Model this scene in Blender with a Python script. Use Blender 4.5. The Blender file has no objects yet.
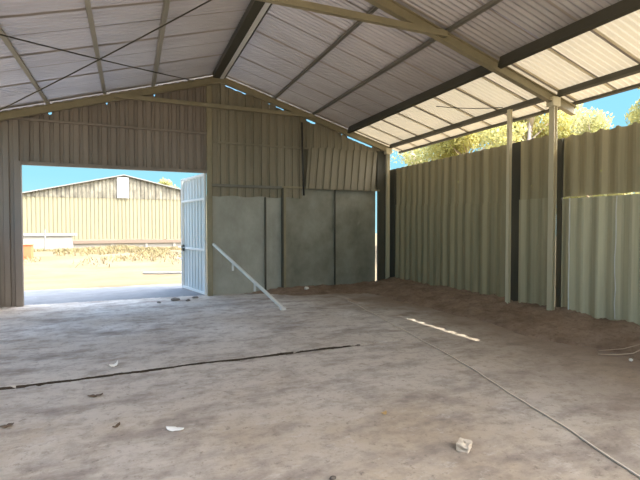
import bpy, math, random
from mathutils import Vector, Matrix, noise
random.seed(7)
S = bpy.context.scene
COL = S.collection

# ------------------------------------------------------------------ constants of the place (metres)
D = 10.79            # inner face of the gable wall
XA = 1.994           # ridge line
SL = 0.294           # roof slope
ZR = 5.25            # roof sheet height at ridge
XW = 6.65            # right wall sheets
XE = 7.08            # right eave edge of the sheets
XL = -2.95           # left eave edge
YB = -1.9            # open near end of the shed
YF = D + 0.16        # roof edge over the gable
SUN = Vector((-0.69, 0.47, -1.0)).normalized()

def zr(x): return ZR - SL * abs(x - XA)

# ------------------------------------------------------------------ helpers
class MB:
    def __init__(s): s.v, s.f, s.sm = [], [], False
    def quad(s, a, b, c, d):
        n = len(s.v); s.v += [a, b, c, d]; s.f.append((n, n+1, n+2, n+3))
    def box(s, lo, hi, M=None):
        x0, y0, z0 = lo; x1, y1, z1 = hi
        P = [(x0,y0,z0),(x1,y0,z0),(x1,y1,z0),(x0,y1,z0),(x0,y0,z1),(x1,y0,z1),(x1,y1,z1),(x0,y1,z1)]
        if M is not None: P = [tuple(M @ Vector(p)) for p in P]
        n = len(s.v); s.v += P
        for q in ((0,3,2,1),(4,5,6,7),(0,1,5,4),(1,2,6,5),(2,3,7,6),(3,0,4,7)):
            s.f.append(tuple(n+i for i in q))
        return s
    def prism(s, poly, a, b, up=(0,0,1)):
        """sweep a closed 2-D outline (side, up) from point a to point b"""
        a, b = Vector(a), Vector(b); d = (b-a).normalized(); u = Vector(up)
        r = d.cross(u).normalized(); u = r.cross(d).normalized()
        n = len(s.v); k = len(poly)
        for p in (a, b):
            for (x, y) in poly: s.v.append(tuple(p + r*x + u*y))
        for i in range(k):
            j = (i+1) % k; s.f.append((n+i, n+j, n+k+j, n+k+i))
        s.f.append(tuple(n+i for i in reversed(range(k)))); s.f.append(tuple(n+k+i for i in range(k)))
        return s
    def tube(s, pts, r, seg=8, cap=True):
        pts = [Vector(p) for p in pts]; n0 = len(s.v)
        for i, p in enumerate(pts):
            d = (pts[min(i+1, len(pts)-1)] - pts[max(i-1, 0)]).normalized()
            ref = Vector((0,0,1)) if abs(d.z) < .9 else Vector((1,0,0))
            a = d.cross(ref).normalized(); b = d.cross(a)
            rr = r[i] if isinstance(r, (list, tuple)) else r
            for k in range(seg):
                t = 2*math.pi*k/seg; s.v.append(tuple(p + (a*math.cos(t)+b*math.sin(t))*rr))
        for i in range(len(pts)-1):
            for k in range(seg):
                q = n0+i*seg; j = (k+1) % seg
                s.f.append((q+k, q+j, q+seg+j, q+seg+k))
        if cap:
            s.f.append(tuple(n0+k for k in reversed(range(seg))))
            s.f.append(tuple(n0+(len(pts)-1)*seg+k for k in range(seg)))
        return s
    def grid(s, P, skip=()):
        """P[i][j] rows of points"""
        n = len(s.v); R, Cn = len(P), len(P[0])
        for row in P: s.v += [tuple(p) for p in row]
        for i in range(R-1):
            for j in range(Cn-1):
                if (i, j) in skip: continue
                s.f.append((n+i*Cn+j, n+i*Cn+j+1, n+(i+1)*Cn+j+1, n+(i+1)*Cn+j))
        return s
    def build(s, name, mat, parent=None, loc=None, smooth=False, bevel=0, solid=0):
        me = bpy.data.meshes.new(name); 
        if loc is not None: s.v = [(x-loc[0], y-loc[1], z-loc[2]) for x, y, z in s.v]
        me.from_pydata(s.v, [], s.f); me.update()
        if mat: me.materials.append(mat)
        o = bpy.data.objects.new(name, me); COL.objects.link(o)
        if loc is not None: o.location = loc
        if smooth:
            for p in me.polygons: p.use_smooth = True
        if solid:
            m = o.modifiers.new('thickness', 'SOLIDIFY'); m.thickness = solid; m.offset = 0
        if bevel:
            m = o.modifiers.new('edge', 'BEVEL'); m.width = bevel; m.segments = 2; m.limit_method = 'ANGLE'
        if parent is not None:
            o.parent = parent
            if loc is None: o.matrix_parent_inverse = Matrix.Translation(-Vector(parent.location))
        return o

def tag(o, label=None, cat=None, group=None, kind=None):
    if label: o['label'] = label
    if cat: o['category'] = cat
    if group: o['group'] = group
    if kind: o['kind'] = kind
    return o
def empty(name, loc=(0,0,0), **k):
    o = bpy.data.objects.new(name, None); COL.objects.link(o); o.location = loc; o.empty_display_size = .1
    return tag(o, **k)

# ------------------------------------------------------------------ materials
def mat(name, base, rough=.6, metal=0., spec=.4):
    m = bpy.data.materials.new(name); m.use_nodes = True
    nt = m.node_tree; b = nt.nodes['Principled BSDF']
    b.inputs['Base Color'].default_value = (*base, 1); b.inputs['Roughness'].default_value = rough
    b.inputs['Metallic'].default_value = metal; b.inputs['Specular IOR Level'].default_value = spec
    return m
def N(m, t, **kw):
    n = m.node_tree.nodes.new(t)
    for k, v in kw.items(): setattr(n, k, v)
    return n
def L(m, a, b): m.node_tree.links.new(a, b)
def mixc(m, fac, a, b, mode='MIX'):
    n = N(m, 'ShaderNodeMix', data_type='RGBA', blend_type=mode)
    if isinstance(fac, (int, float)): n.inputs[0].default_value = fac
    else: L(m, fac, n.inputs[0])
    for i, c in ((6, a), (7, b)):
        if isinstance(c, tuple): n.inputs[i].default_value = (*c[:3], 1)
        else: L(m, c, n.inputs[i])
    return n.outputs[2]
def noi(m, scale, detail=5, rough=.6, vec=None, stretch=None, w=None):
    tc = N(m, 'ShaderNodeTexCoord'); v = tc.outputs['Object'] if vec is None else vec
    if stretch:
        mp = N(m, 'ShaderNodeMapping'); mp.inputs['Scale'].default_value = stretch; L(m, v, mp.inputs[0]); v = mp.outputs[0]
    n = N(m, 'ShaderNodeTexNoise'); n.inputs['Scale'].default_value = scale
    n.inputs['Detail'].default_value = detail; n.inputs['Roughness'].default_value = rough
    L(m, v, n.inputs['Vector']); return n.outputs['Fac']
def ramp(m, fac, lo, hi):
    n = N(m, 'ShaderNodeMapRange'); n.inputs[1].default_value = lo; n.inputs[2].default_value = hi
    L(m, fac, n.inputs[0]); return n.outputs[0]
def bump(m, h, strength=.3, dist=.01):
    b = N(m, 'ShaderNodeBump'); b.inputs['Strength'].default_value = strength; b.inputs['Distance'].default_value = dist
    L(m, h, b.inputs['Height']); L(m, b.outputs[0], m.node_tree.nodes['Principled BSDF'].inputs['Normal'])
def setc(m, c): L(m, c, m.node_tree.nodes['Principled BSDF'].inputs['Base Color'])

def weathered(name, base, dirt, rough=.55, metal=.0, sc=1.3, amount=.6, stretch=(1,1,.25), rust=None, rmax=.62):
    m = mat(name, base, rough, metal)
    f = ramp(m, noi(m, sc, 6, .65, stretch=stretch), .38, .7)
    mul = N(m, 'ShaderNodeMath', operation='MULTIPLY'); mul.inputs[1].default_value = amount; L(m, f, mul.inputs[0])
    c = mixc(m, mul.outputs[0], base, dirt)
    if rust:
        f2 = ramp(m, noi(m, sc*3.1, 8, .7), rmax, rmax+.12); c = mixc(m, f2, c, rust)
    setc(m, c); return m

M = {}
M['roof'] = weathered('galvanised roof sheet', (.86,.84,.88), (.66,.64,.65), .27, .55, .9, .8, (.5,1.6,1))
M['frame'] = weathered('olive grey painted steel', (.31,.268,.17), (.21,.18,.11), .5, .0, 2.5, .7, (1,1,1), (.2,.12,.06), .68)
M['purlin'] = weathered('dull steel purlin', (.20,.19,.16), (.14,.13,.11), .5, .3, 2.0, .7, (1,.2,1))
M['purlinlight'] = weathered('pale tan purlin', (.40,.37,.30), (.27,.25,.20), .5, .1, 2.0, .7, (1,.2,1))
M['darkpurlin'] = weathered('dark oxidised purlin', (.075,.07,.05), (.05,.047,.035), .55, .2, 2.0, .7, (1,.2,1))
M['bright'] = weathered('pale ridge light strip', (.88,.87,.83), (.7,.68,.63), .3, .2, 2., .6, (1,.4,1))
M['post'] = weathered('grey galvanised post', (.68,.61,.43), (.48,.43,.30), .5, .0, 2.2, .7, (1,1,.2))
M['darkpost'] = weathered('dark steel channel', (.085,.08,.06), (.05,.046,.035), .7, 0, 2.2, .7, (1,1,.2))
M['sheetR'] = weathered('sage grey wall sheet', (.42,.36,.22), (.24,.205,.12), .5, .1, 1.5, .95, (1,3.5,.10), (.2,.16,.1), .7)
M['sheetRlow'] = weathered('pale sage wall sheet', (.60,.56,.39), (.36,.32,.21), .5, .1, 1.5, .9, (1,3.5,.10), (.22,.18,.12), .7)
M['sheetRmid'] = weathered('mid sage wall sheet', (.46,.41,.27), (.28,.245,.15), .5, .1, 1.5, .9, (1,3.5,.10), (.2,.16,.1), .7)
M['sheetDoor'] = weathered('brown grey gable sheet', (.28,.235,.195), (.20,.165,.135), .6, .1, 1.6, .8, (1,1,.15))
M['sheetF'] = weathered('olive gable sheet', (.28,.247,.178), (.18,.158,.108), .6, .1, 1.6, .85, (1,1,.15), (.16,.12,.08), .68)
M['board'] = weathered('grey cement board', (.43,.43,.37), (.28,.275,.225), .85, 0, 1.8, .8, (1,1,.7), (.45,.44,.40), .66)
M['shadeboard'] = weathered('cement board with painted shade', (.32,.315,.26), (.17,.165,.125), .85, 0, 1.4, .9, (1,1,.8), (.40,.39,.34), .68)  # darker tone puts the light falloff towards the corner into these boards
M['leaf_sheet'] = weathered('pale blue grey door sheet', (.66,.70,.70), (.52,.55,.54), .5, .1, 2.0, .5, (1,1,.3))
M['leaf_rail'] = mat('white painted rail', (.80,.80,.77), .5)
M['black'] = mat('black iron', (.03,.03,.03), .5)
M['whitepole'] = weathered('white painted tube', (.74,.74,.70), (.55,.54,.5), .45, 0, 6, .5, (1,1,1))

def soil_mat():
    m = mat('brown loose soil', (.2,.14,.1), .95, 0, .1)
    a = noi(m, 2.2, 8, .7); b = noi(m, 14, 8, .75)
    c = mixc(m, ramp(m, a, .35, .65), (.20,.14,.10), (.34,.255,.19))
    c = mixc(m, ramp(m, b, .52, .75), c, (.14,.095,.065))
    setc(m, c); bump(m, b, .6, .03); return m
M['soil'] = soil_mat()

def floor_mat():
    m = mat('dusty concrete', (.4,.36,.31), .85, 0, .25)
    tc = N(m, 'ShaderNodeTexCoord'); sep = N(m, 'ShaderNodeSeparateXYZ'); L(m, tc.outputs['Object'], sep.inputs[0])
    big = noi(m, .55, 6, .6); mid = noi(m, 2.1, 8, .7, stretch=(1,1.5,1)); fine = noi(m, 15, 9, .78); blot = noi(m, 5.5, 9, .72); streak = noi(m, 1.3, 8, .7, stretch=(.8,1.6,1))
    # paler and greyer towards the yard with door light painted in, dusty brown nearer
    gy_ = N(m, 'ShaderNodeMath', operation='MULTIPLY_ADD'); L(m, big, gy_.inputs[0]); gy_.inputs[1].default_value = 5.0; L(m, sep.outputs[1], gy_.inputs[2])
    dust_lit = mixc(m, ramp(m, gy_.outputs[0], 5.5, 9.5), (.445,.36,.268), (.70,.675,.64))
    c = mixc(m, ramp(m, big, .36, .60), dust_lit, (.53,.475,.41))
    c = mixc(m, ramp(m, streak, .48, .68), c, (.27,.225,.195))
    c = mixc(m, ramp(m, mid, .56, .70), c, (.56,.50,.44))
    f = ramp(m, mid, .47, .33); mu = N(m, 'ShaderNodeMath', operation='MULTIPLY'); mu.inputs[1].default_value = .55; L(m, f, mu.inputs[0])
    c = mixc(m, mu.outputs[0], c, (.23,.19,.165))
    bl = ramp(m, blot, .50, .66); mb2 = N(m, 'ShaderNodeMath', operation='MULTIPLY'); mb2.inputs[1].default_value = .55; L(m, bl, mb2.inputs[0])
    c = mixc(m, mb2.outputs[0], c, (.25,.205,.165))
    c = mixc(m, ramp(m, blot, .40, .28), c, (.56,.49,.42))
    # soil tracked in from the right side and over the far right corner
    ad = N(m, 'ShaderNodeMath', operation='MULTIPLY_ADD'); L(m, big, ad.inputs[0]); ad.inputs[1].default_value = 3.2; L(m, sep.outputs[0], ad.inputs[2])
    so = ramp(m, ad.outputs[0], 5.1, 7.5)
    c = mixc(m, so, c, (.25,.185,.14))
    # dark oily stains
    st = ramp(m, noi(m, .9, 4, .55, stretch=(1,1.8,1)), .64, .74)
    ml = N(m, 'ShaderNodeMath', operation='MULTIPLY'); ml.inputs[1].default_value = .38; L(m, st, ml.inputs[0])
    c = mixc(m, ml.outputs[0], c, (.16,.14,.125))
    sp = ramp(m, fine, .55, .70); c = mixc(m, sp, c, (.19,.155,.125))
    sp2 = ramp(m, fine, .36, .24); c = mixc(m, sp2, c, (.62,.57,.51))
    setc(m, c)
    h = N(m, 'ShaderNodeMath', operation='ADD'); L(m, mid, h.inputs[0]); L(m, fine, h.inputs[1])
    bump(m, h.outputs[0], .55, .025); return m
M['floor'] = floor_mat()

def ground_mat():
    m = mat('pale sandy yard', (.5,.42,.3), .95, 0, .1)
    a = noi(m, .35, 7, .65, stretch=(1,2.2,1)); b = noi(m, 5, 7, .7)
    c = mixc(m, ramp(m, a, .38, .66), (.185,.152,.10), (.145,.115,.07))
    c = mixc(m, ramp(m, b, .55, .8), c, (.12,.094,.058)); setc(m, c); bump(m, b, .5, .04); return m
M['ground'] = ground_mat()

# ------------------------------------------------------------------ world, sun, camera
w = bpy.data.worlds.new('sky'); S.world = w; w.use_nodes = True
nt = w.node_tree; bg = nt.nodes['Background']
tc = nt.nodes.new('ShaderNodeTexCoord'); sp = nt.nodes.new('ShaderNodeSeparateXYZ'); nt.links.new(tc.outputs['Generated'], sp.inputs[0])
rp = nt.nodes.new('ShaderNodeValToRGB'); nt.links.new(sp.outputs[2], rp.inputs[0])
e = rp.color_ramp.elements
e[0].position = 0.0; e[0].color = (.20,.36,.39,1); e[1].position = .9; e[1].color = (.62,.85,1.25,1)
k = e.new(.10); k.color = (.135,.30,.355,1); k = e.new(.25); k.color = (.12,.29,.41,1); k = e.new(.55); k.color = (.42,.60,.95,1)
vd = nt.nodes.new('ShaderNodeVectorMath'); vd.operation = 'DOT_PRODUCT'; vd.inputs[1].default_value = -SUN
nt.links.new(tc.outputs['Generated'], vd.inputs[0])
mr = nt.nodes.new('ShaderNodeMapRange'); mr.inputs[1].default_value = .45; mr.inputs[2].default_value = 1.0
nt.links.new(vd.outputs['Value'], mr.inputs[0])
pw = nt.nodes.new('ShaderNodeMath'); pw.operation = 'POWER'; pw.inputs[1].default_value = 1.3; nt.links.new(mr.outputs[0], pw.inputs[0])
gl = nt.nodes.new('ShaderNodeMix'); gl.data_type = 'RGBA'; gl.blend_type = 'ADD'
gl.clamp_factor = False
nt.links.new(pw.outputs[0], gl.inputs[0]); nt.links.new(rp.outputs[0], gl.inputs[6]); gl.inputs[7].default_value = (5.5,5.0,4.5,1)
nt.links.new(gl.outputs[2], bg.inputs[0]); bg.inputs[1].default_value = 1.0

sd = bpy.data.lights.new('sun', 'SUN'); sd.energy = 3.2; sd.angle = math.radians(.53); sd.color = (1,.93,.80)
so = bpy.data.objects.new('sun', sd); COL.objects.link(so); so.rotation_euler = SUN.to_track_quat('-Z', 'Y').to_euler(); so.location = (12,-8,14)

cd = bpy.data.cameras.new('camera'); cam = bpy.data.objects.new('camera', cd); COL.objects.link(cam); S.camera = cam
cd.sensor_width = 36; cd.lens = 450.5/640*36; cd.clip_start = .05; cd.clip_end = 500
yaw, pit = math.radians(22.84), math.radians(-1.535)
fw = Vector((math.sin(yaw)*math.cos(pit), math.cos(yaw)*math.cos(pit), math.sin(pit)))
cam.location = (0,0,1.6); cam.rotation_euler = fw.to_track_quat('-Z', 'Y').to_euler()
S.view_settings.view_transform = 'Standard'; S.view_settings.look = 'None'; S.view_settings.exposure = 1.52; S.view_settings.gamma = 1
S.view_settings.use_curve_mapping = False

# ------------------------------------------------------------------ floor and ground
def floor_h(x, y):
    p = Vector((x*.9, y*.9, 0)); q = Vector((x*3.7, y*3.7, 4))
    h = noise.noise(p)*.012 + noise.noise(q)*.006 + noise.noise(q*3.1)*.0028
    jy = 5.40 + .012*noise.noise(Vector((x*2, 0, 9))) + .006*noise.noise(Vector((x*11, 3, 9))) + .03*x - .03
    if x < 3.7:
        wd = .032 + .014*noise.noise(Vector((x*3, 7, 1)))
        fade = 1 if x < 2.6 else max(0, (3.7-x)/1.1)
        if noise.noise(Vector((x*2.3, 5, 2))) > .42: fade *= .8
        t = abs(y-jy)
        if t < wd: h -= .07*fade*(1-(t/wd)**6)
    return h
def crack(x, y):
    jy = 5.40 + .012*noise.noise(Vector((x*2, 0, 9))) + .006*noise.noise(Vector((x*11, 3, 9))) + .03*x - .03
    wd = .032 + .014*noise.noise(Vector((x*3, 7, 1)))
    f = 1 if x < 2.6 else max(0, (3.7-x)/1.1)
    if noise.noise(Vector((x*2.3, 5, 2))) > .42: f *= .85
    return abs(y-jy) < (wd+.008)*f
mb = MB()
def ysteps():
    ys = [YB]; y = YB
    while y < D+.1:
        if 5.28 < y < 5.62: st = .008
        elif 1.5 < y < 7: st = .035
        else: st = .07
        y += st; ys.append(y)
    return ys
xs = [-3.2 + i*.045 for i in range(int(10.0/.045)+1)]
mb.grid([[(x, y, floor_h(x, y)) for x in xs] for y in ysteps()])
fo = mb.build('floor', M['floor'], smooth=True); fo.data.materials.append(mat('earth and painted shadow in the floor crack', (.05,.038,.028), .95, 0, .05))  # crack faces painted dark to carry the groove's shadow
for pl in fo.data.polygons:
    c = pl.center
    if 5.2 < c.y < 5.7 and c.x < 3.7 and crack(c.x, c.y): pl.material_index = 1
tag(fo, 'dusty concrete slab floor of the shed', 'floor', kind='structure')

M['apron'] = weathered('concrete with blue shade painted in', (.215,.225,.24), (.16,.165,.175), .9, 0, 2.5, .8, (1,1.4,1), (.30,.31,.32), .6)  # dark blue tone puts the shed's shadow into the apron colour
ap = MB(); ap.grid([[(-5+i*.06, D+.12+j*.06, floor_h(-5+i*.06, D+.12+j*.06)+.010*noise.noise(Vector((i*.5, j*.7, 3)))) for i in range(190)] for j in range(43)])
tag(ap.build('apron', M['apron'], smooth=True), 'concrete apron just outside the opening, shade painted in blue grey', 'apron', kind='structure')
def gnd_h(x, y):
    h = -.06 + .03*noise.noise(Vector((x*.4, y*.4, 2)))
    if y > 13: h += .04*noise.noise(Vector((x*1.3, y*1.3, 5)))
    b = math.exp(-((y-27.5)/4.5)**2)*.45*(1+.5*noise.noise(Vector((x*.3,y*.3,1))))
    return h + (b if y > 12 else 0)
mb = MB()
gx = [-70+i*2.0 for i in range(25)] + [-20+i*.35 for i in range(86)] + [10.1+i*2.5 for i in range(30)]
gy = [-45+i*2.5 for i in range(18)] + [0+i*.8 for i in range(14)] + [11.2+i*.35 for i in range(80)] + [39.5+i*3 for i in range(28)]
mb.grid([[(x, y, gnd_h(x, y) - (.08 if -5.4 < x < 7 and -3.3 < y < D+2.9 else 0)) for x in gx] for y in gy])
tag(mb.build('ground', M['ground'], smooth=True), 'pale sandy yard outside the shed', 'ground', kind='structure')

# soil heaped along the right wall and the far right corner
def soil_h(x, y):
    edge = 5.55 + .35*noise.noise(Vector((0, y*.7, 3))) - .25*max(0, min(1, (y-6)/4))
    if y < 4.2: edge += .1
    t = (x-edge)/(6.75-edge)
    h = -.03
    n = noise.noise(Vector((x*2, y*2, 8)))*.05 + noise.noise(Vector((x*6, y*6, 3)))*.045 + noise.noise(Vector((x*16, y*16, 3)))*.03
    if t > 0: h = max(h, -.01 + .24*min(1, t)**.8 + n*min(1, t*3) + .025)
    e2 = D - 1.15 - .5*noise.noise(Vector((x*.8, 3, 3))) + (.9*(4.2-x)/1.6 if x < 4.2 else 0)
    t2 = (y-e2)/(D-e2) if e2 < D else -1
    if t2 > 0 and x > 2.3: h = max(h, -.02 + .13*min(1, t2)**.8*min(1, (x-2.3)/1.5) + n*.8*min(1, t2*3))
    return h
mb = MB()
xs = [2.2+i*.05 for i in range(91)]; ys = [1.0+i*.05 for i in range(197)]
P = [[(x, min(y, D-.02), soil_h(x, y)) for x in xs] for y in ys]
skip = set()
for i in range(len(ys)-1):
    for j in range(len(xs)-1):
        if max(P[i][j][2], P[i+1][j][2], P[i][j+1][2], P[i+1][j+1][2]) <= -.025: skip.add((i, j))
mb.grid(P, skip)
tag(mb.build('soil', M['soil'], smooth=True), 'loose brown soil heaped along the foot of the right wall', 'soil', kind='stuff')

# ------------------------------------------------------------------ roof
M['lap'] = mat('lap shadow painted on the sheets', (.27,.24,.22), .8)  # sheet edges painted dark as the shadow lines of the laps
def roof_side(name, side, xeave, label, xin=None, m='roof', part='roof_sheet'):
    root = empty(name, (XA, YB, ZR), label=label, cat='roof', kind='structure')
    y = YB; i = 0; rnd = random.Random(3+side)
    while y < YF-.05:
        y1 = min(y+.665, YF); ye = y1+.045; mb = MB()
        n = int(round((ye-y)/.0095)); rows = []
        lift = (i % 2)*.006; tilt = rnd.uniform(-.002, .002)
        xs0 = XA+side*.05 if xin is None else xin; xx = [xs0 + (xeave-xs0)*t for t in [q/14 for q in range(15)]]
        for j in range(n+1):
            yy = y + (ye-y)*j/n; c = .017*math.cos(2*math.pi*(yy-YB)/.095); lap = 0
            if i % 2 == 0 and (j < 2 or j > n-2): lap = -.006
            rows.append([(x, yy, zr(x) + c + lift + tilt*(j/n) + lap + .003*noise.noise(Vector((x*1.5, i*3.1, side)))) for x in xx])
        mb.grid(rows)
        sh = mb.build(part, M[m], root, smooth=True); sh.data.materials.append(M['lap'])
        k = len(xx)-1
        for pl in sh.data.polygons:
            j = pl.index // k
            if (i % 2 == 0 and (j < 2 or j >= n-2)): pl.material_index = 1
        y = y1; i += 1
    return root
M['eave_lit'] = mat('eave sheet paled to carry light', (.62,.56,.42), .5)  # eave brightness put into a paler, slightly light-letting sheet
def _tr(m):
    n = m.node_tree; t = N(m, 'ShaderNodeBsdfTranslucent'); t.inputs[0].default_value = (.80,.70,.52,1)
    mx = N(m, 'ShaderNodeMixShader'); mx.inputs[0].default_value = .095
    L(m, n.nodes['Principled BSDF'].outputs[0], mx.inputs[1]); L(m, t.outputs[0], mx.inputs[2]); L(m, mx.outputs[0], n.nodes['Material Output'].inputs[0])
_tr(M['eave_lit'])
XT = 5.42
roof_side('ceiling', 1, XT+.03, 'corrugated metal roof slope on the right of the ridge')
roof_side('ceiling', 1, XE, 'corrugated roof sheets over the right eave, made pale and light-letting for brightness', XT, 'eave_lit', 'eave_sheet')
roof_side('ceiling', -1, XL, 'corrugated metal roof slope on the left of the ridge')
# ridge cap
mb = MB(); mb.prism([(-.22,-.05),(0,.015),(.22,-.05),(.22,-.046),(0,.02),(-.22,-.046)], (XA, YB, ZR+.02), (XA, YF, ZR+.02))
tag(mb.build('ridge_cap', M['roof'], loc=(XA, YB, ZR)), 'metal cap folded over the roof ridge', 'ridge cap', kind='structure')

def csec(wd, dp, t=.012, lip=.02, flip=1):
    p = [(0,0),(wd,0),(wd,-lip),(wd-t,-lip),(wd-t,-t),(t,-t),(t,-dp+t),(wd-t,-dp+t),(wd-t,-dp+lip),(wd,-dp+lip),(wd,-dp),(0,-dp)]
    return [(x*flip, y) for x, y in p][::flip]
BAYS = ((YB+.05, YB+.15), (YB+.25, .10), (.20, 5.41), (5.51, D-.145))
FAR, NEAR, BACK = 'beyond the nearer frame', 'before the nearer frame', 'behind the viewer'
def run(name, prof, x, dz, m, label, cat, side=1, split=False, group='roof purlins'):
    """one member along the shed under the sheets; deep members are cut between the frames"""
    up = (side*SL, 0, 1) if side else (0, 0, 1)
    for (a, b, wh) in ([(BAYS[3][0], BAYS[3][1], FAR), (BAYS[2][0], BAYS[2][1], NEAR), (BAYS[1][0], BAYS[1][1], BACK)] if split else [(YB+.05, D+.10, '')]):
        z = zr(x) - dz
        mb = MB(); mb.prism(prof, (x, a, z), (x, b, z), up=up)
        o = mb.build(name, m, loc=(x, a, z)); tag(o, (label+' '+wh).strip(), cat, group)
def purlin(ratio, side, dp, wd, m, label, flip=1, split=False):
    # its lower edge hangs dp under the sheets
    if side > 0: x = (ZR+SL*XA-dp-1.6)/(ratio+SL)
    else: x = (ZR-SL*XA-dp-1.6)/(ratio-SL)
    run('purlin', csec(wd, dp-.028, flip=flip), x, .028, m, label, 'purlin', side, split)
    return x
P1 = purlin((4.783-1.6)/3.319, 1, .09, .045, M['purlin'], 'thin dark purlin, first one down the right slope from the ridge')
P2 = purlin((4.4855-1.6)/4.345, 1, .09, .045, M['purlin'], 'grey purlin, second one down the right slope from the ridge')
P3 = purlin((4.1663-1.6)/5.493, 1, .20, .07, M['darkpurlin'], 'deep dark purlin at the pale eave sheets,', split=True)
P4 = purlin((3.788-1.6)/6.557, 1, .12, .07, M['darkpurlin'], 'dark eave purlin above the right wall posts,', split=True)
P5 = purlin((3.6993-1.6)/6.976, 1, .075, .05, M['darkpurlin'], 'thin dark edge purlin outermost on the right roof overhang')
L1 = purlin((4.7287-1.6)/.524, -1, .09, .06, M['purlinlight'], 'pale purlin, first one down the left slope from the ridge', -1)
for x, lb in ((-.45, 'pale purlin, second one down the left slope, at the crossing of the thin brace rods'),
              (-1.51, 'pale purlin, third one down the left slope, nearest the left edge in view'),
              (-2.48, 'eave purlin above the open left side of the shed')):
    run('purlin', csec(.06, .065, flip=-1), x, .028, M['purlinlight'], lb, 'purlin', -1)
run('purlin', csec(.16, .12), XA-.20, .0, M['darkpurlin'], 'wide dark ridge purlin left of the ridge strip,', 'purlin', 0, True)
run('ridge_light_strip', [(-.035,-.135),(.05,-.135),(.05,0),(-.035,0)], XA, .04, M['bright'], 'pale strip standing in for light along the roof ridge,', 'stand-in strip', 0, True, 'pale ridge light strips')  # the lit ridge gap is put into this strip's pale colour
run('purlin', csec(.03, .11, lip=.014), XA+.06, .03, M['darkpurlin'], 'narrow dark ridge purlin right of the ridge strip,', 'purlin', 0, True)

# portal frames
def isec(w, h, tf=.012, tw=.01):
    a, b = w/2, h/2
    return [(-a,-b),(a,-b),(a,-b+tf),(tw/2,-b+tf),(tw/2,b-tf),(a,b-tf),(a,b),(-a,b),(-a,b-tf),(-tw/2,b-tf),(-tw/2,-b+tf),(-a,-b+tf)]
def boxsec(w, h): return [(-w/2,-h/2),(w/2,-h/2),(w/2,h/2),(-w/2,h/2)]
XC = 6.52
def frame(yf, label, rh=.15, rw=.09, tail=True, near=False, tie=True, under=.105):
    root = empty('portal_frame', (XA, yf, 0), label=label, cat='steel frame', group='steel portal frames')
    off = under + rh/2
    for side, xe in ((1, XE-.06 if tail else XC+.06), (-1, XL+.1)):
        mb = MB(); mb.prism(isec(rw, rh), (XA, yf, ZR-off), (xe, yf, zr(xe)-off)); 
        mb.build('rafter', M['frame'], root)
    if tie:
        z = 4.43
        mb = MB(); xl = XA-(ZR-off-z)/SL; xr = XA+(ZR-off-z)/SL
        mb.prism(boxsec(.07, .085), (xl-.12, yf-.03, z), (xr+.12, yf-.03, z))
        mb.build('collar_tie', M['frame'], root)
    for xc in (XC, -2.62):
        top = zr(xc)-off
        mb = MB(); mb.prism(isec(.10, .075), (xc, yf, -.05), (xc, yf, top), up=(1,0,0))
        mb.build('column', M['post'], root)
        mb = MB(); mb.box((xc-.085, yf-.07, top-.12), (xc+.085, yf+.07, top+.03)); mb.build('cap_plate', M['post'], root, bevel=.004)
    return root
frame(D-.10, 'far steel portal frame set against the gable wall', rw=.08, tail=False, tie=True)
frame(5.46, 'nearer steel portal frame crossing overhead with its collar tie', near=True)
frame(.15, 'steel portal frame right above the viewer')
frame(YB+.20, 'steel portal frame at the open end of the shed')

# intermediate wall post
mb = MB(); mb.prism(isec(.07, .06), (XC-.02, 6.38, -.05), (XC-.02, 6.38, zr(XC)-.13), up=(1,0,0))
tag(mb.build('wall_post', M['post'], loc=(XC-.02, 6.38, 0)), 'slim grey steel post standing between the two long right wall panels', 'post')

# wind bracing rods under the left slope and one under the right
def rod(a, b, label, r=.011, drop=.13):
    p = [(a[0]+(b[0]-a[0])*t/8, a[1]+(b[1]-a[1])*t/8) for t in range(9)]
    pts = [(x, y, zr(x)-drop-.03*math.sin(math.pi*i/8)) for i, (x, y) in enumerate(p)]
    mb = MB().tube(pts, r, 6); tag(mb.build('brace_rod', M['darkpurlin'], loc=pts[0], smooth=True), label, 'brace rod', 'thin roof brace rods')
rod((-2.45, 5.75), (1.35, 10.6), 'thin brace rod sloping down to the right across the left roof slope')
rod((-2.4, 10.45), (1.75, 5.75), 'thin brace rod rising to the right across the left roof slope', drop=.165)
rod((5.65, 7.44), (6.35, 6.4), 'thin brace rod under the pale right roof slope near the eave', .008, .15)

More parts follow.
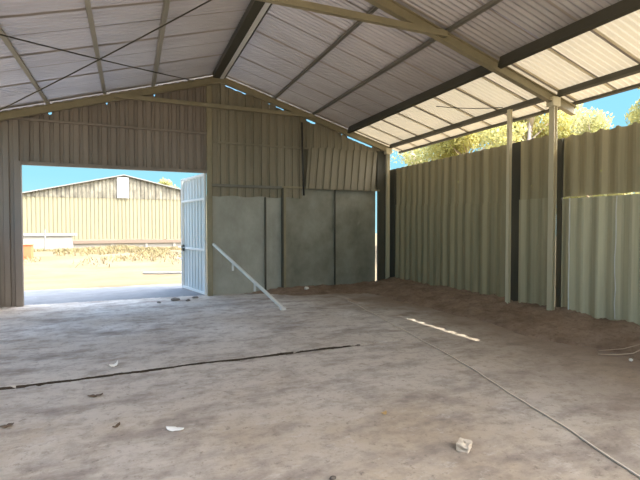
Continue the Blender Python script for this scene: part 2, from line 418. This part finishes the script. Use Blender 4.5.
# ------------------------------------------------------------------ corrugated wall sheets
def profile(u0, u1, pitch, depth, extra=(), brk=((0,0),(.52,0),(.60,1),(.92,1),(1.0,0))):
    """trapezoid profile: list of (u, n)"""
    out = []; k = math.floor(u0/pitch)
    def val(u):
        t = (u/pitch) % 1
        for (a, x), (b, y) in zip(brk, brk[1:]):
            if a <= t <= b: return depth*(x+(y-x)*(t-a)/(b-a))
        return 0
    us = {round(u0, 4), round(u1, 4)}
    while k*pitch < u1:
        for t, _ in brk:
            u = (k+t)*pitch
            if u0 < u < u1: us.add(round(u, 4))
        k += 1
    for u in extra:
        if u0 < u < u1: us.add(round(u, 4))
    return [(u, val(u)) for u in sorted(us)]
def sheet(axis, u0, u1, zb, zt, pitch, depth, base, holes=(), sgn=1, lean=0, warp=.006, seed=0, n=9, brk=None):
    """axis 'x': runs along x on a wall facing -y ; axis 'y': runs along y on a wall facing -x"""
    ex = []
    for (hu, hz, hs) in holes: ex += [hu-hs, hu+hs]
    pr = profile(u0, u1, pitch, depth, ex + [u0+(u1-u0)*i/24 for i in range(25)], **({'brk': brk} if brk else {}))
    f0 = zt if callable(zt) else (lambda u: zt)
    fb = zb if callable(zb) else (lambda u: zb)
    zl = [i/n for i in range(n+1)]
    rows = []
    hz_ts = []
    for (hu, hz, hs) in holes:
        a = (hz-hs-fb(hu))/(f0(hu)-fb(hu)); b = (hz+hs-fb(hu))/(f0(hu)-fb(hu)); zl += [a, b]; hz_ts.append((a, b, hu-hs, hu+hs))
    zl = sorted(zl); skip = set()
    for t in zl:
        row = []
        for u, nn in pr:
            z = fb(u)+(f0(u)-fb(u))*t
            wv = warp*noise.noise(Vector((u*1.2+seed, z*1.2, seed*2.3)))
            uu = u + lean*(z-fb(u))
            row.append((uu, base+sgn*nn+wv, z) if axis == 'x' else (base+sgn*nn+wv, uu, z))
        rows.append(row)
    for i, t in enumerate(zl[:-1]):
        for j in range(len(pr)-1):
            tm, um = (zl[i]+zl[i+1])/2, (pr[j][0]+pr[j+1][0])/2
            for a, b, c, d in hz_ts:
                if a < tm < b and c < um < d: skip.add((i, j))
    mb = MB(); mb.grid(rows, skip); return mb

# right wall: separate tall panels of lapped sheets
wr = empty('wall_right', (XW, 5.4, 0), label='right wall of tall sage grey metal panels', cat='wall', kind='structure')
TOPA = 3.20
def TOPC(y): return 3.082 + .012*(y-3.5) + (.024 if ((y/.25) % 1) > .82 or ((y/.25) % 1) < .06 else 0)
PAN = ((0,0),(.44,1),(.58,1),(.84,0),(1.0,0))
def rpanel(y0, y1, top, seam, off, seed, hl=(), hu=(), inset=0, gap=.028, low='sheetRlow'):
    sheet('y', y0, y1-inset, -.1, seam, .25, .05, XW+off, hl, 1, seed=seed, brk=PAN).build('lower_sheet', M[low], wr, solid=.002)
    sheet('y', y0, y1, (lambda u: seam(u)+gap) if callable(seam) else seam+gap, top, .25, .05, XW+off+.022, hu, 1, seed=seed+3, brk=PAN).build('upper_sheet', M['sheetR'], wr, solid=.002)
rpanel(6.46, 10.62, lambda y: TOPA+.02*(y-6.7)/3.9, lambda y: 2.08+.04*(y-6.7), .0, 1, hu=((8.0, 2.62, .016),), gap=-.03, low='sheetR')
rpanel(5.48, 6.26, TOPA, 2.12, -.02, 5, hu=((6.02, 2.36, .012),), gap=-.03, low='sheetRmid')
rpanel(3.46, 5.41, TOPC, 2.085, .0, 9, hu=((4.72, 2.48, .014),))
rpanel(YB, 3.50, TOPA+.06, 2.085, -.006, 14, gap=-.03)
sheet('y', 3.46, 5.23, .05, 2.08, .25, .05, XW-.028, (), 1, seed=23, brk=PAN).build('lower_sheet', M['sheetRlow'], wr, solid=.002)
MB().box((XW+.02, 5.405, -.1), (XW+.06, 5.50, 3.1)).build('dark_channel', M['darkpost'], wr)  # plain dark strip closing the slot beside the column
MB().box((XW+.02, 6.22, -.1), (XW+.06, 6.50, TOPA)).build('dark_channel', M['darkpost'], wr)
MB().box((XW-.03, 10.50, -.1), (XW+.04, D+.05, 3.2)).build('dark_channel', M['darkpost'], wr)
for y_, z0, z1, w_ in ((5.20, .1, 2.09, .018), (4.44, .25, 2.07, .014)):
    MB().tube([(XW-.04+.006*noise.noise(Vector((q*1.3, y_, 1))), y_+.02*noise.noise(Vector((q*.9, y_, 5))), z0+(z1-z0)*q/8) for q in range(9)], w_*.6, 6).build('edge_strip', M['whitepole'], wr, smooth=True)
mb = MB(); mb.box((XC+.07, -3.1, 3.02), (XC+.12, -.1, 3.08)); 
for za in (.55, 2.0): mb.box((XW+.06, -3.1, za), (XW+.11, D, za+.06))
mb.build('rail', M['purlin'], wr)

# left wall, unseen, kept low so extra daylight gets in
wl = empty('wall_left_unseen', (-2.75, 5.4, 0), label='unseen left wall of metal panels, kept low to let in extra daylight', cat='wall', kind='structure')
sheet('y', YB, D, -.1, 1.7, .25, .036, -2.78, (), -1, seed=31).build('sheet', M['sheetDoor'], wl, solid=.002)
# gable wall
wf = empty('wall_front', (XA, D, 0), label='far gable wall of metal sheets over grey boards with the yard opening', cat='wall', kind='structure')
DX0, DX1, DZ = -2.02, 1.675, 2.90
def gt(x):
    z = zr(x) - .04
    lim = zr(x) - .105 - .15 + .015
    t = x-XA
    for a, b in ((.02,.06),(.12,.62),(1.19,1.26),(1.36,1.58),(2.2,2.45),(3.2,3.30),(3.38,4.15)):
        if a < t < b: return lim - .01 + .014*noise.noise(Vector((x*5,1,1)))
    for c in (-1.50, -.43, .55):
        if abs(x-c) < .035: return lim-.03
    return z
sheet('x', DX0-.10, DX1+.05, DZ+.0, gt, .18, .03, D+.03, warp=.004, seed=2, n=6).build('door_head_sheet', M['sheetDoor'], wf, solid=.002)
sheet('x', -2.85, DX0-.06, -.1, gt, .18, .03, D+.03, warp=.004, seed=3).build('side_sheet', M['sheetDoor'], wf, solid=.002)
def scal(x): return 2.36 - .02*math.sin(x*2)
sheet('x', DX1+.05, 4.05, lambda x: 2.36+.015*math.sin(x*9), gt, .20, .03, D+.0, warp=.006, seed=4).build('upper_sheet', M['sheetF'], wf, solid=.002)
sheet('x', 4.00, 6.62, lambda x: 2.62, gt, .20, .02, D+.075, warp=.004, seed=6).build('upper_sheet', M['sheetF'], wf, solid=.002)
for i, (a, b, zt) in enumerate(((DX1+.10, 3.08, 2.45), (3.08, 3.52, 2.45), (3.52, 4.97, 2.68), (4.96, 6.21, 2.68))):
    mb = MB(); nn = 14
    rows = [[(a+(b-a)*j/nn - (.05*(1-i2/10)*0), D+.05+.006*noise.noise(Vector((a+j*.3, i2*.3, i))), -.1+(zt+.1)*i2/10) for j in range(nn+1)] for i2 in range(11)]
    mb.grid(rows); mb.build('cement_board', M['board' if i < 2 else 'shadeboard'], wf, solid=.02)
mb = MB(); mb.box((6.255, D-.03, -.1), (6.60, D+.03, 2.62)); mb.build('dark_channel', M['darkpost'], wf)
mb = MB(); mb.box((6.25, D+.0, 2.62), (6.60, D+.05, 3.7)); mb.build('dark_channel', M['darkpost'], wf)
# girts, jambs and studs
def part(name, lo, hi, m, b=.004): return MB().box(lo, hi).build(name, m, wf, bevel=b)
part('girt', (DX0-.6, D-.03, 3.78), (DX1, D+.02, 3.83), M['sheetDoor'])
part('girt', (DX1+.1, D-.035, 3.60), (6.2, D+.02, 3.645), M['sheetF'])
part('girt', (DX1+.1, D-.07, 2.575), (3.50, D-.012, 2.635), M['purlin'])  # dark steel puts the girt's shadow line into its colour
part('girt', (3.50, D-.05, 2.60), (6.3, D-.005, 2.645), M['frame'])
part('door_head', (DX0-.1, D-.04, DZ-.02), (DX1+.08, D+.06, DZ+.05), M['sheetDoor'])
part('door_jamb', (DX0-.12, D-.05, -.1), (DX0, D+.06, DZ+.05), M['sheetDoor'])
part('door_jamb', (DX1-.01, D-.05, -.1), (DX1+.11, D+.05, 4.93), M['frame'])
part('stud', (3.06, D-.02, -.1), (3.10, D+.015, 2.36), M['darkpost'])
part('stud', (3.495, D-.05, -.1), (3.54, D+.02, 2.60), M['darkpost'])
part('stud', (3.54, D-.06, -.1), (3.60, D+.02, 2.62), M['frame'])
part('stud', (4.955, D-.02, -.1), (4.99, D+.015, 2.60), M['darkpost'])
# loose leaning sheet right of the dark down pipe
mb = sheet('x', 4.12, 6.10, lambda x: 2.60, lambda x: min(3.66+.02*math.sin(x*7), gt(x)-.12), .20, .032, D-.095, lean=.085, warp=.008, seed=11)
tag(mb.build('metal_sheet', M['sheetF'], loc=(5.1, D, 2.6), solid=.002), 'tilted corrugated metal sheet high on the gable wall by the right corner', 'metal sheet')
mb = MB().tube([(4.02, D-.07, 4.26), (4.03, D-.08, 3.4), (4.05, D-.12, 2.42)], .022, 8)
tag(mb.build('down_pipe', M['black'], loc=(4.02, D-.09, 2.4), smooth=True), 'thin black pipe hanging down the upper gable wall', 'pipe')
# concrete plinth strip outside to keep daylight out under the sheets
# ------------------------------------------------------------------ open door leaf
hx, hy = 1.655, D+.02
ang = math.atan2(12.48-10.81, 1.29-1.655)
dl = empty('door_1', (hx, hy, .02), label='open pale blue grey metal door leaf with white rails, swung out to the yard', cat='door', kind='structure')
dl.rotation_euler = (0,0,ang)
LW, LH = 1.71, 2.86
def dpart(mb, name, m, bevel=0, **k):
    o = mb.build(name, m, None, bevel=bevel, **k); o.parent = dl; return o
mb = MB(); pr = profile(0.03, LW-.03, .21, .028)
mb.grid([[(u, -.01-n, z) for u, n in pr] for z in (.02, 1.0, 2.0, LH-.02)]); dpart(mb, 'panel', M['leaf_sheet'], solid=.002)
for a, b in ((0, .05), (LW-.05, LW)): dpart(MB().box((a, -.0, 0), (b, .045, LH)), 'stile', M['leaf_rail'], .004)
for z in (.0, 1.03, 2.24, LH-.05): dpart(MB().box((.05, .0, z), (LW-.05, .04, z+.055)), 'rail', M['leaf_rail'], .004)
h = dpart(MB().box((LW-.27, .04, .98), (LW-.13, .085, 1.14)), 'lock_box', M['black'], .006)
dpart(MB().tube([(LW-.3, .07, 1.07), (LW+.14, .07, 1.07)], .016, 8), 'bolt', M['leaf_rail'])
dpart(MB().tube([(LW-.2, .06, .78), (LW-.12, .12, .78), (LW+.10, .12, .78), (LW+.1, .07, .92)], .014, 8), 'handle', M['leaf_rail'])

# ------------------------------------------------------------------ leaning tube
a, b = Vector((1.79, D-.10, 1.22)), Vector((2.73, 8.34, .035))
tp = empty('metal_tube', tuple(b), label='long white metal tube leaning on the door jamb with two small brackets', cat='tube')
MB().prism(boxsec(.052, .052), a, b).build('shaft', M['whitepole'], tp, bevel=.006)
for t in (.32, .64):
    q = a.lerp(b, t); mb = MB(); mb.box((q.x-.02, q.y-.025, q.z-.19), (q.x+.02, q.y+.025, q.z-.02))
    mb.build('bracket', M['whitepole'], tp, bevel=.004)
q = b; MB().box((q.x-.05, q.y-.05, q.z-.04), (q.x+.05, q.y+.05, q.z+.012)).build('foot_plate', M['whitepole'], tp, bevel=.004)

# ------------------------------------------------------------------ cable on the floor
pts = [(4.36,8.8),(4.32,8.3),(4.15,7.3),(4.01,6.45),(3.83,5.45),(3.72,4.75),(3.57,4.1),(3.43,3.55),(3.26,2.85),(3.17,2.45),(3.0,1.85),(2.8,1.1),(2.5,.2)]
sm = []
for i in range(len(pts)-1):
    for t in range(10):
        s_ = t/10; x = pts[i][0]*(1-s_)+pts[i+1][0]*s_; y = pts[i][1]*(1-s_)+pts[i+1][1]*s_
        x += .02*noise.noise(Vector((y*1.7, 2, 2))); sm.append((x, y, max(floor_h(x, y), soil_h(x, y))+.008))
M['cable'] = mat('dusty pale cable', (.74,.65,.53), .8)
tag(MB().tube(sm, 0.0075, 6).build('cable', M['cable'], loc=sm[0], smooth=True), 'long thin dusty cable lying across the floor towards the right corner', 'cable')

# ------------------------------------------------------------------ debris
def blob(name, x, y, sx, sy, sz, m, label, cat, rz=0, seed=0, group=None, sub=2, rough=.35, z=None):
    import bmesh
    bm = bmesh.new(); bmesh.ops.create_icosphere(bm, subdivisions=sub, radius=1)
    for v in bm.verts:
        k = 1 + rough*noise.noise(v.co*1.7+Vector((seed*3.1, seed, 2)))
        v.co = Vector((v.co.x*sx*k, v.co.y*sy*k, max(v.co.z, -.6)*sz*k))
    me = bpy.data.meshes.new(name); bm.to_mesh(me); bm.free(); me.materials.append(m)
    o = bpy.data.objects.new(name, me); COL.objects.link(o)
    zz = max(floor_h(x, y), soil_h(x, y)) if z is None else z
    o.location = (x, y, zz+sz*.55); o.rotation_euler = (0,0,rz); return tag(o, label, cat, group)
M['clod'] = weathered('grey crumbled earth', (.24,.225,.21), (.15,.135,.12), .95, 0, 9, .8, (1,1,1))
M['brick'] = weathered('pale mortar brick', (.60,.52,.41), (.45,.37,.28), .9, 0, 14, .8, (1,1,1))
M['white'] = mat('white scrap', (.85,.83,.78), .7)
M['dryleaf'] = mat('dry brown leaf', (.12,.08,.05), .8)
M['ochre'] = mat('ochre chip', (.55,.36,.15), .8)
M['stone'] = mat('pale stone', (.7,.66,.58), .9)
M['darkstone'] = mat('dark stone', (.10,.08,.065), .9)
# brick piece with a round frog hole
br = empty('brick_piece', (2.2, 2.55, 0), label='broken piece of pale brick lying alone on the floor nearest the viewer', cat='brick')
import bmesh
bm = bmesh.new(); bmesh.ops.create_cube(bm, size=1); bmesh.ops.subdivide_edges(bm, edges=bm.edges[:], cuts=5, use_grid_fill=True)
for v in bm.verts:
    q = v.co.copy()
    v.co = Vector((q.x*.085*(1+.12*q.y), q.y*.085, q.z*.055))
    v.co += Vector((noise.noise(q*2+Vector((3,1,1))), noise.noise(q*2+Vector((1,8,1))), noise.noise(q*2+Vector((1,1,5)))))*.010
    if q.z > .49 and (q.x-.05)**2+(q.y)**2 < .03: v.co.z -= .018
me = bpy.data.meshes.new('body'); bm.to_mesh(me); bm.free(); me.materials.append(M['brick'])
o = bpy.data.objects.new('body', me); COL.objects.link(o); o.parent = br; o.location = (0,0,.034); o.rotation_euler = (.06,-.1,.55)

def scrap(x, y, s, rz, label, m, name='paper_scrap', cat='scrap', asp=2.6, curl=.022, seed=0):
    mb = MB(); n = 8; rows = []
    for i in range(n+1):
        t = i/n-.5; wd = .5*(1-(2*t)**2)**.5*s/asp + .004; row = []
        for j in range(5):
            u = (j/4-.5)*2
            row.append((t*s, u*wd*(1+.3*noise.noise(Vector((t*4, seed, 1)))), .004+curl*abs(noise.noise(Vector((t*3+seed, u, seed)))) + curl*(t*t*2)))
        rows.append(row)
    mb.grid(rows); o = mb.build(name, m, solid=.003, smooth=True)
    o.location = (x, y, max(floor_h(x, y), soil_h(x, y))+.003); o.rotation_euler = (0,0,rz); return tag(o, label, cat)
scrap(.31, 3.69, .155, -.62, 'curled white scrap on the open floor in front of the long floor crack', M['white'], seed=1)
scrap(-.20, 5.66, .12, .5, 'small white scrap lying beside the long floor crack', M['white'], seed=2, curl=.05)
scrap(1.99, 3.31, .05, .2, 'tiny ochre chip on the floor left of the thin cable', M['ochre'], 'chip', 'chip', 1.5, seed=3)
blob('stone', 1.17, 2.57, .022, .016, .014, M['darkstone'], 'small dark stone at the very bottom edge of the view', 'stone', seed=4)
scrap(-.93, 4.26, .10, .2, 'dark dry leaf on the floor at the left edge of the view', M['dryleaf'], 'dry_leaf', 'leaf', 2, .02, 5)
scrap(-.12, 3.93, .08, .9, 'small dark dry leaf just left of the curled white scrap', M['dryleaf'], 'dry_leaf', 'leaf', 3, .02, 6)
scrap(-.32, 4.72, .13, .1, 'dark dry leaf on the floor a step in front of the long crack', M['dryleaf'], 'dry_leaf', 'leaf', 2.5, .02, 7)
blob('stone', 5.54, 3.51, .03, .022, .02, M['stone'], 'pale round stone beside the pale sticks at the foot of the right wall', 'stone', .4, 8)
blob('stone', 5.66, 3.41, .026, .022, .018, M['stone'], 'smaller pale stone at the right edge of the view by the sticks', 'stone', 1.4, 9)
M['stickwood'] = mat('bleached wood', (.46,.36,.27), .9)
def stick(pts, r, label):
    p = [(x, y, max(floor_h(x, y), soil_h(x, y))+h) for x, y, h in pts]
    tag(MB().tube(p, [r*(1-.5*i/len(p)) for i in range(len(p))], 6).build('stick', M['stickwood'], loc=p[0], smooth=True), label, 'stick')
stick([(5.40,3.82,.012),(5.55,3.70,.02),(5.72,3.60,.018),(5.95,3.55,.015)], .008, 'long pale stick lying on the soil at the right edge')
stick([(5.55,3.92,.012),(5.75,3.74,.03),(6.0,3.66,.02)], .0055, 'thinner pale stick behind the long stick at the right edge')
blob('white_lump', 4.03, 10.45, .055, .04, .045, M['white'], 'small white lump on the soil below the gable wall', 'scrap', .3, 10, rough=.8)  # white lump at the foot of the gable boards
for i, (x, y, s_) in enumerate(((.9,10.35,.07),(1.15,10.2,.05),(.55,10.15,.04),(1.35,10.55,.05))):
    blob('clod', x, y, s_*1.5, s_, s_*.6, M['clod'], ['broad soil clod on the threshold left of the open door leaf', 'soil clod on the threshold nearest the white tube', 'small soil clod out in the middle of the threshold', 'soil clod close against the foot of the open door leaf'][i], 'clod', i, i+20)

# ------------------------------------------------------------------ yard beyond the opening
YBd = 42.0
M['cream'] = weathered('cream wall sheet', (.28,.255,.165), (.25,.225,.145), .6, 0, .5, .7, (1,1,.2))
M['creamtop'] = weathered('speckled cream gable sheet', (.28,.26,.20), (.10,.09,.07), .7, 0, 1.6, 1.0, (1.6,1,.7))  # gable band mottled with dark speckles
M['whitewall'] = weathered('whitewashed wall', (.33,.315,.28), (.28,.26,.22), .9, 0, .7, .6, (1,1,1))
M['graycap'] = mat('grey coping', (.26,.26,.25), .8)
M['brownband'] = mat('brown base band', (.20,.155,.12), .8)
wh = empty('warehouse', (-.44, YBd, 0), label='cream metal warehouse with a low gable across the yard', cat='building')
AX, AZ = -.44, 6.05     # apex, worked out on the plane of its facade
EZ = 4.12
XLf, XRt = -11.5, 10.5
def wz(x): return AZ - (.236 if x < AX else .232)*abs(x-AX)
def facade(z0f, z1f, y, pitch, m, name):
    pr = profile(XLf, XRt, pitch, .05, [AX])
    mb = MB(); mb.grid([[(x, y+n, f(x)) for x, n in pr] for f in (z0f, z1f)]); return mb.build(name, m, wh, solid=.004)
facade(lambda x: .62, lambda x: min(EZ, wz(x)), YBd, .3, M['cream'], 'facade_sheet')
facade(lambda x: min(EZ, wz(x))-.02, lambda x: wz(x), YBd-.03, .3, M['creamtop'], 'gable_sheet')
MB().box((AX-.55, YBd-.12, EZ+.02), (AX+.38, YBd-.07, wz(AX)-.12)).build('white_panel', mat('white panel', (.55,.55,.53), .7), wh)
MB().box((XLf, YBd-.14, .30), (XRt, YBd+.05, .56)).build('base_band', M['brownband'], wh)
mb = MB(); mb.box((XLf, YBd+.02, -.3), (XRt, YBd+.3, .5)); 
mb.build('plinth', M['whitewall'], wh)
for x in (-4.4, -1.4, 1.3, 3.6, 6.5): MB().box((x-.09, YBd-.1, -.3), (x+.09, YBd+.02, .42)).build('plinth_pier', M['whitewall'], wh)
mb = MB()
for a, b in ((XLf, AX), (AX, XRt)):
    mb.prism([(-.1,0),(12,0),(12,.06),(-.1,.06)][::1], (a, YBd-.2, wz(a)), (b, YBd-.2, wz(b))) if False else mb.quad((a, YBd-.25, wz(a)+.05), (b, YBd-.25, wz(b)+.05), (b, YBd+14, wz(b)+.05), (a, YBd+14, wz(a)+.05))
mb.build('roof', M['graycap'], wh, solid=.08)
for a, b in ((XLf, XLf+.1), (XRt-.1, XRt)): MB().box((a, YBd+.1, 0), (b, YBd+14, wz(a)-.1)).build('side_wall', M['cream'], wh)

# low white block wall left of the view
lw = empty('block_wall', (-8, 33, 0), label='low whitewashed block wall with grey coping in front of the warehouse', cat='wall')
MB().box((-13, 33, -.3), (-3.46, 33.25, 1.07)).build('wall_body', M['whitewall'], lw, bevel=.02)
MB().box((-13, 32.92, 1.07), (-3.2, 33.33, 1.25)).build('coping', M['graycap'], lw, bevel=.02)
M['red'] = mat('faded red paint', (.75,.16,.07), .6)
bx_ = empty('red_bin', (-4.37, 24.2, 0), label='orange red box on the grassy bank by the left jamb of the opening', cat='box')
MB().box((-4.60, 24.0, .1), (-4.14, 24.4, .80)).build('body', M['red'], bx_, bevel=.03)
MB().box((-4.63, 23.97, .80), (-4.11, 24.43, .85)).build('lid', M['red'], bx_, bevel=.02)
tag(MB().tube([(-4.85, 32.2, -.1), (-4.85, 32.2, 1.5)], .05, 8).build('fence_post', M['graycap'], loc=(-4.85, 32.2, 0)), 'thin grey post standing in the dry grass before the white wall', 'post')
pk = MB().prism(boxsec(.16, .06), (.42, 17.4, gnd_h(.42, 17.4)+.05), (2.3, 16.7, gnd_h(2.3, 16.7)+.05))
tag(pk.build('plank', M['graycap'], loc=(.42, 17.4, 0), bevel=.01), 'weathered grey plank lying on the sandy yard near the door leaf', 'plank')

# dry grass on the bank
M['straw'] = weathered('dry straw', (.26,.215,.11), (.16,.13,.06), .9, 0, .6, .9, (1,1,1))
mb = MB(); rg = random.Random(5)
for i in range(20000):
    x = rg.uniform(-16, 6); y = rg.gauss(27, 2.6)
    if y < 20.5 or y > 32.5: continue
    if noise.noise(Vector((x*.45, y*.45, 3))) < -.1: continue
    z = gnd_h(x, y); h = rg.uniform(.05, .20)*(1+.6*noise.noise(Vector((x*.6, y*.6, 1))))
    a = rg.uniform(0, 6.28); wd = rg.uniform(.012, .03); lx, ly = rg.uniform(-.22,.22), rg.uniform(-.1,.1)
    dx, dy = math.cos(a)*wd, math.sin(a)*wd; n = len(mb.v)
    mb.v += [(x-dx, y-dy, z-.02), (x+dx, y+dy, z-.02), (x+lx*.4+dx*.7, y+ly*.4+dy*.7, z+h*.6), (x+lx*.4-dx*.7, y+ly*.4-dy*.7, z+h*.6), (x+lx, y+ly, z+h)]
    mb.f += [(n, n+1, n+2, n+3), (n+3, n+2, n+4)]
tag(mb.build('grass', M['straw']), 'dry yellow grass growing on the bank before the warehouse', 'grass', kind='stuff')

# ------------------------------------------------------------------ trees
def leafmat(name, c, c2):
    m = bpy.data.materials.new(name); m.use_nodes = True; n = m.node_tree
    b = n.nodes['Principled BSDF']; b.inputs['Roughness'].default_value = .6
    f = noi(m, .9, 4, .6); c_ = mixc(m, ramp(m, f, .35, .65), c, c2); L(m, c_, b.inputs['Base Color'])
    t = N(m, 'ShaderNodeBsdfTranslucent'); L(m, c_, t.inputs[0]); mx = N(m, 'ShaderNodeMixShader'); mx.inputs[0].default_value = .5
    L(m, b.outputs[0], mx.inputs[1]); L(m, t.outputs[0], mx.inputs[2]); L(m, mx.outputs[0], n.nodes['Material Output'].inputs[0]); return m
M['leafA'] = leafmat('sunlit gum leaves', (.62,.56,.22), (.48,.47,.20))
M['leafB'] = leafmat('olive gum leaves', (.50,.50,.20), (.40,.36,.18))
M['bark'] = weathered('pale bark', (.62,.50,.42), (.45,.35,.28), .9, 0, 2, .7, (1,1,.3))
def tree(x, y, h, cr, n, seed, label, leaf='leafA', zc=None, squash=1.0, cz0=.35, ls=.16):
    r = random.Random(seed); root = empty('gum_tree', (x, y, -.06), label=label, cat='tree', group='gum trees outside')
    mb = MB(); top = (x+r.uniform(-.3,.3), y+r.uniform(-.3,.3), h*.75)
    mb.tube([(x, y, -.1), (x+.1, y, h*.25), (x-.05, y+.1, h*.5), top], [.20, .16, .12, .05], 8)
    cl = []
    for i in range(40):
        a = r.uniform(0, 6.28); t = r.random()**.6; zz = h*(cz0+(1-cz0)*r.random()*.97)
        k = math.sin(math.pi*min(1, max(.12, (zz/h-cz0)/(1-cz0)*.85+.12)))**.6
        c = Vector((x+math.cos(a)*cr*t*k, y+math.sin(a)*cr*t*k, zz-cr*.08)); cl.append((c, cr*r.uniform(.26,.44)))
        s0 = Vector((x, y, min(h*.7, max(h*.25, c.z-cr*.5)))); mb.tube([s0, s0.lerp(c, .55)+Vector((0,0,.15)), c], [.06, .035, .012], 5)
    mb.build('trunk', M['bark'], root, smooth=True)
    fb = MB()
    for i in range(n):
        c, rr = r.choice(cl)
        v = Vector((r.gauss(0,1), r.gauss(0,1), r.gauss(0,.8))); v = v.normalized()*rr*(r.random()**.4); p = c+v
        d = Vector((r.gauss(0,.6), r.gauss(0,.6), r.gauss(-.7,.5))).normalized(); s_ = d.cross(Vector((r.gauss(0,1), r.gauss(0,1), r.gauss(0,1)))).normalized()
        l = ls*r.uniform(.7,1.4); wd = l*.26
        fb.quad(tuple(p-d*l*.5), tuple(p+s_*wd), tuple(p+d*l*.5), tuple(p-s_*wd))
    fb.build('foliage', M[leaf], root)
tree(17.0, 15.4, 9.0, 2.6, 26000, 11, 'tall yellow green tree over the middle of the right wall', ls=.2)
tree(17.6, 20.3, 8.4, 2.7, 24000, 12, 'broad yellow green tree over the far half of the right wall', ls=.2)
tree(17.8, 25.4, 7.4, 2.0, 5000, 13, 'thin tree by the far right corner with blue sky between its leaves', 'leafB')
tree(17.0, 12.4, 6.1, 1.6, 9000, 14, 'lower reddish yellow tree just right of the nearer column', 'leafB')
tree(17.0, 9.6, 7.6, 1.5, 12000, 15, 'green tree over the wall at the right edge of the view')
tree(4.5, 66, 8.4, 1.8, 4000, 16, 'small tree top showing over the right roof slope of the warehouse', 'leafB', ls=.3)
tag(MB().tube([(16.2, 23.6, -.1), (16.2, 23.6, 7.2)], .20, 10).build('pole', M['bark'], loc=(16.2, 23.6, 0), smooth=True), 'pale pinkish pole outside beyond the far right corner', 'pole')
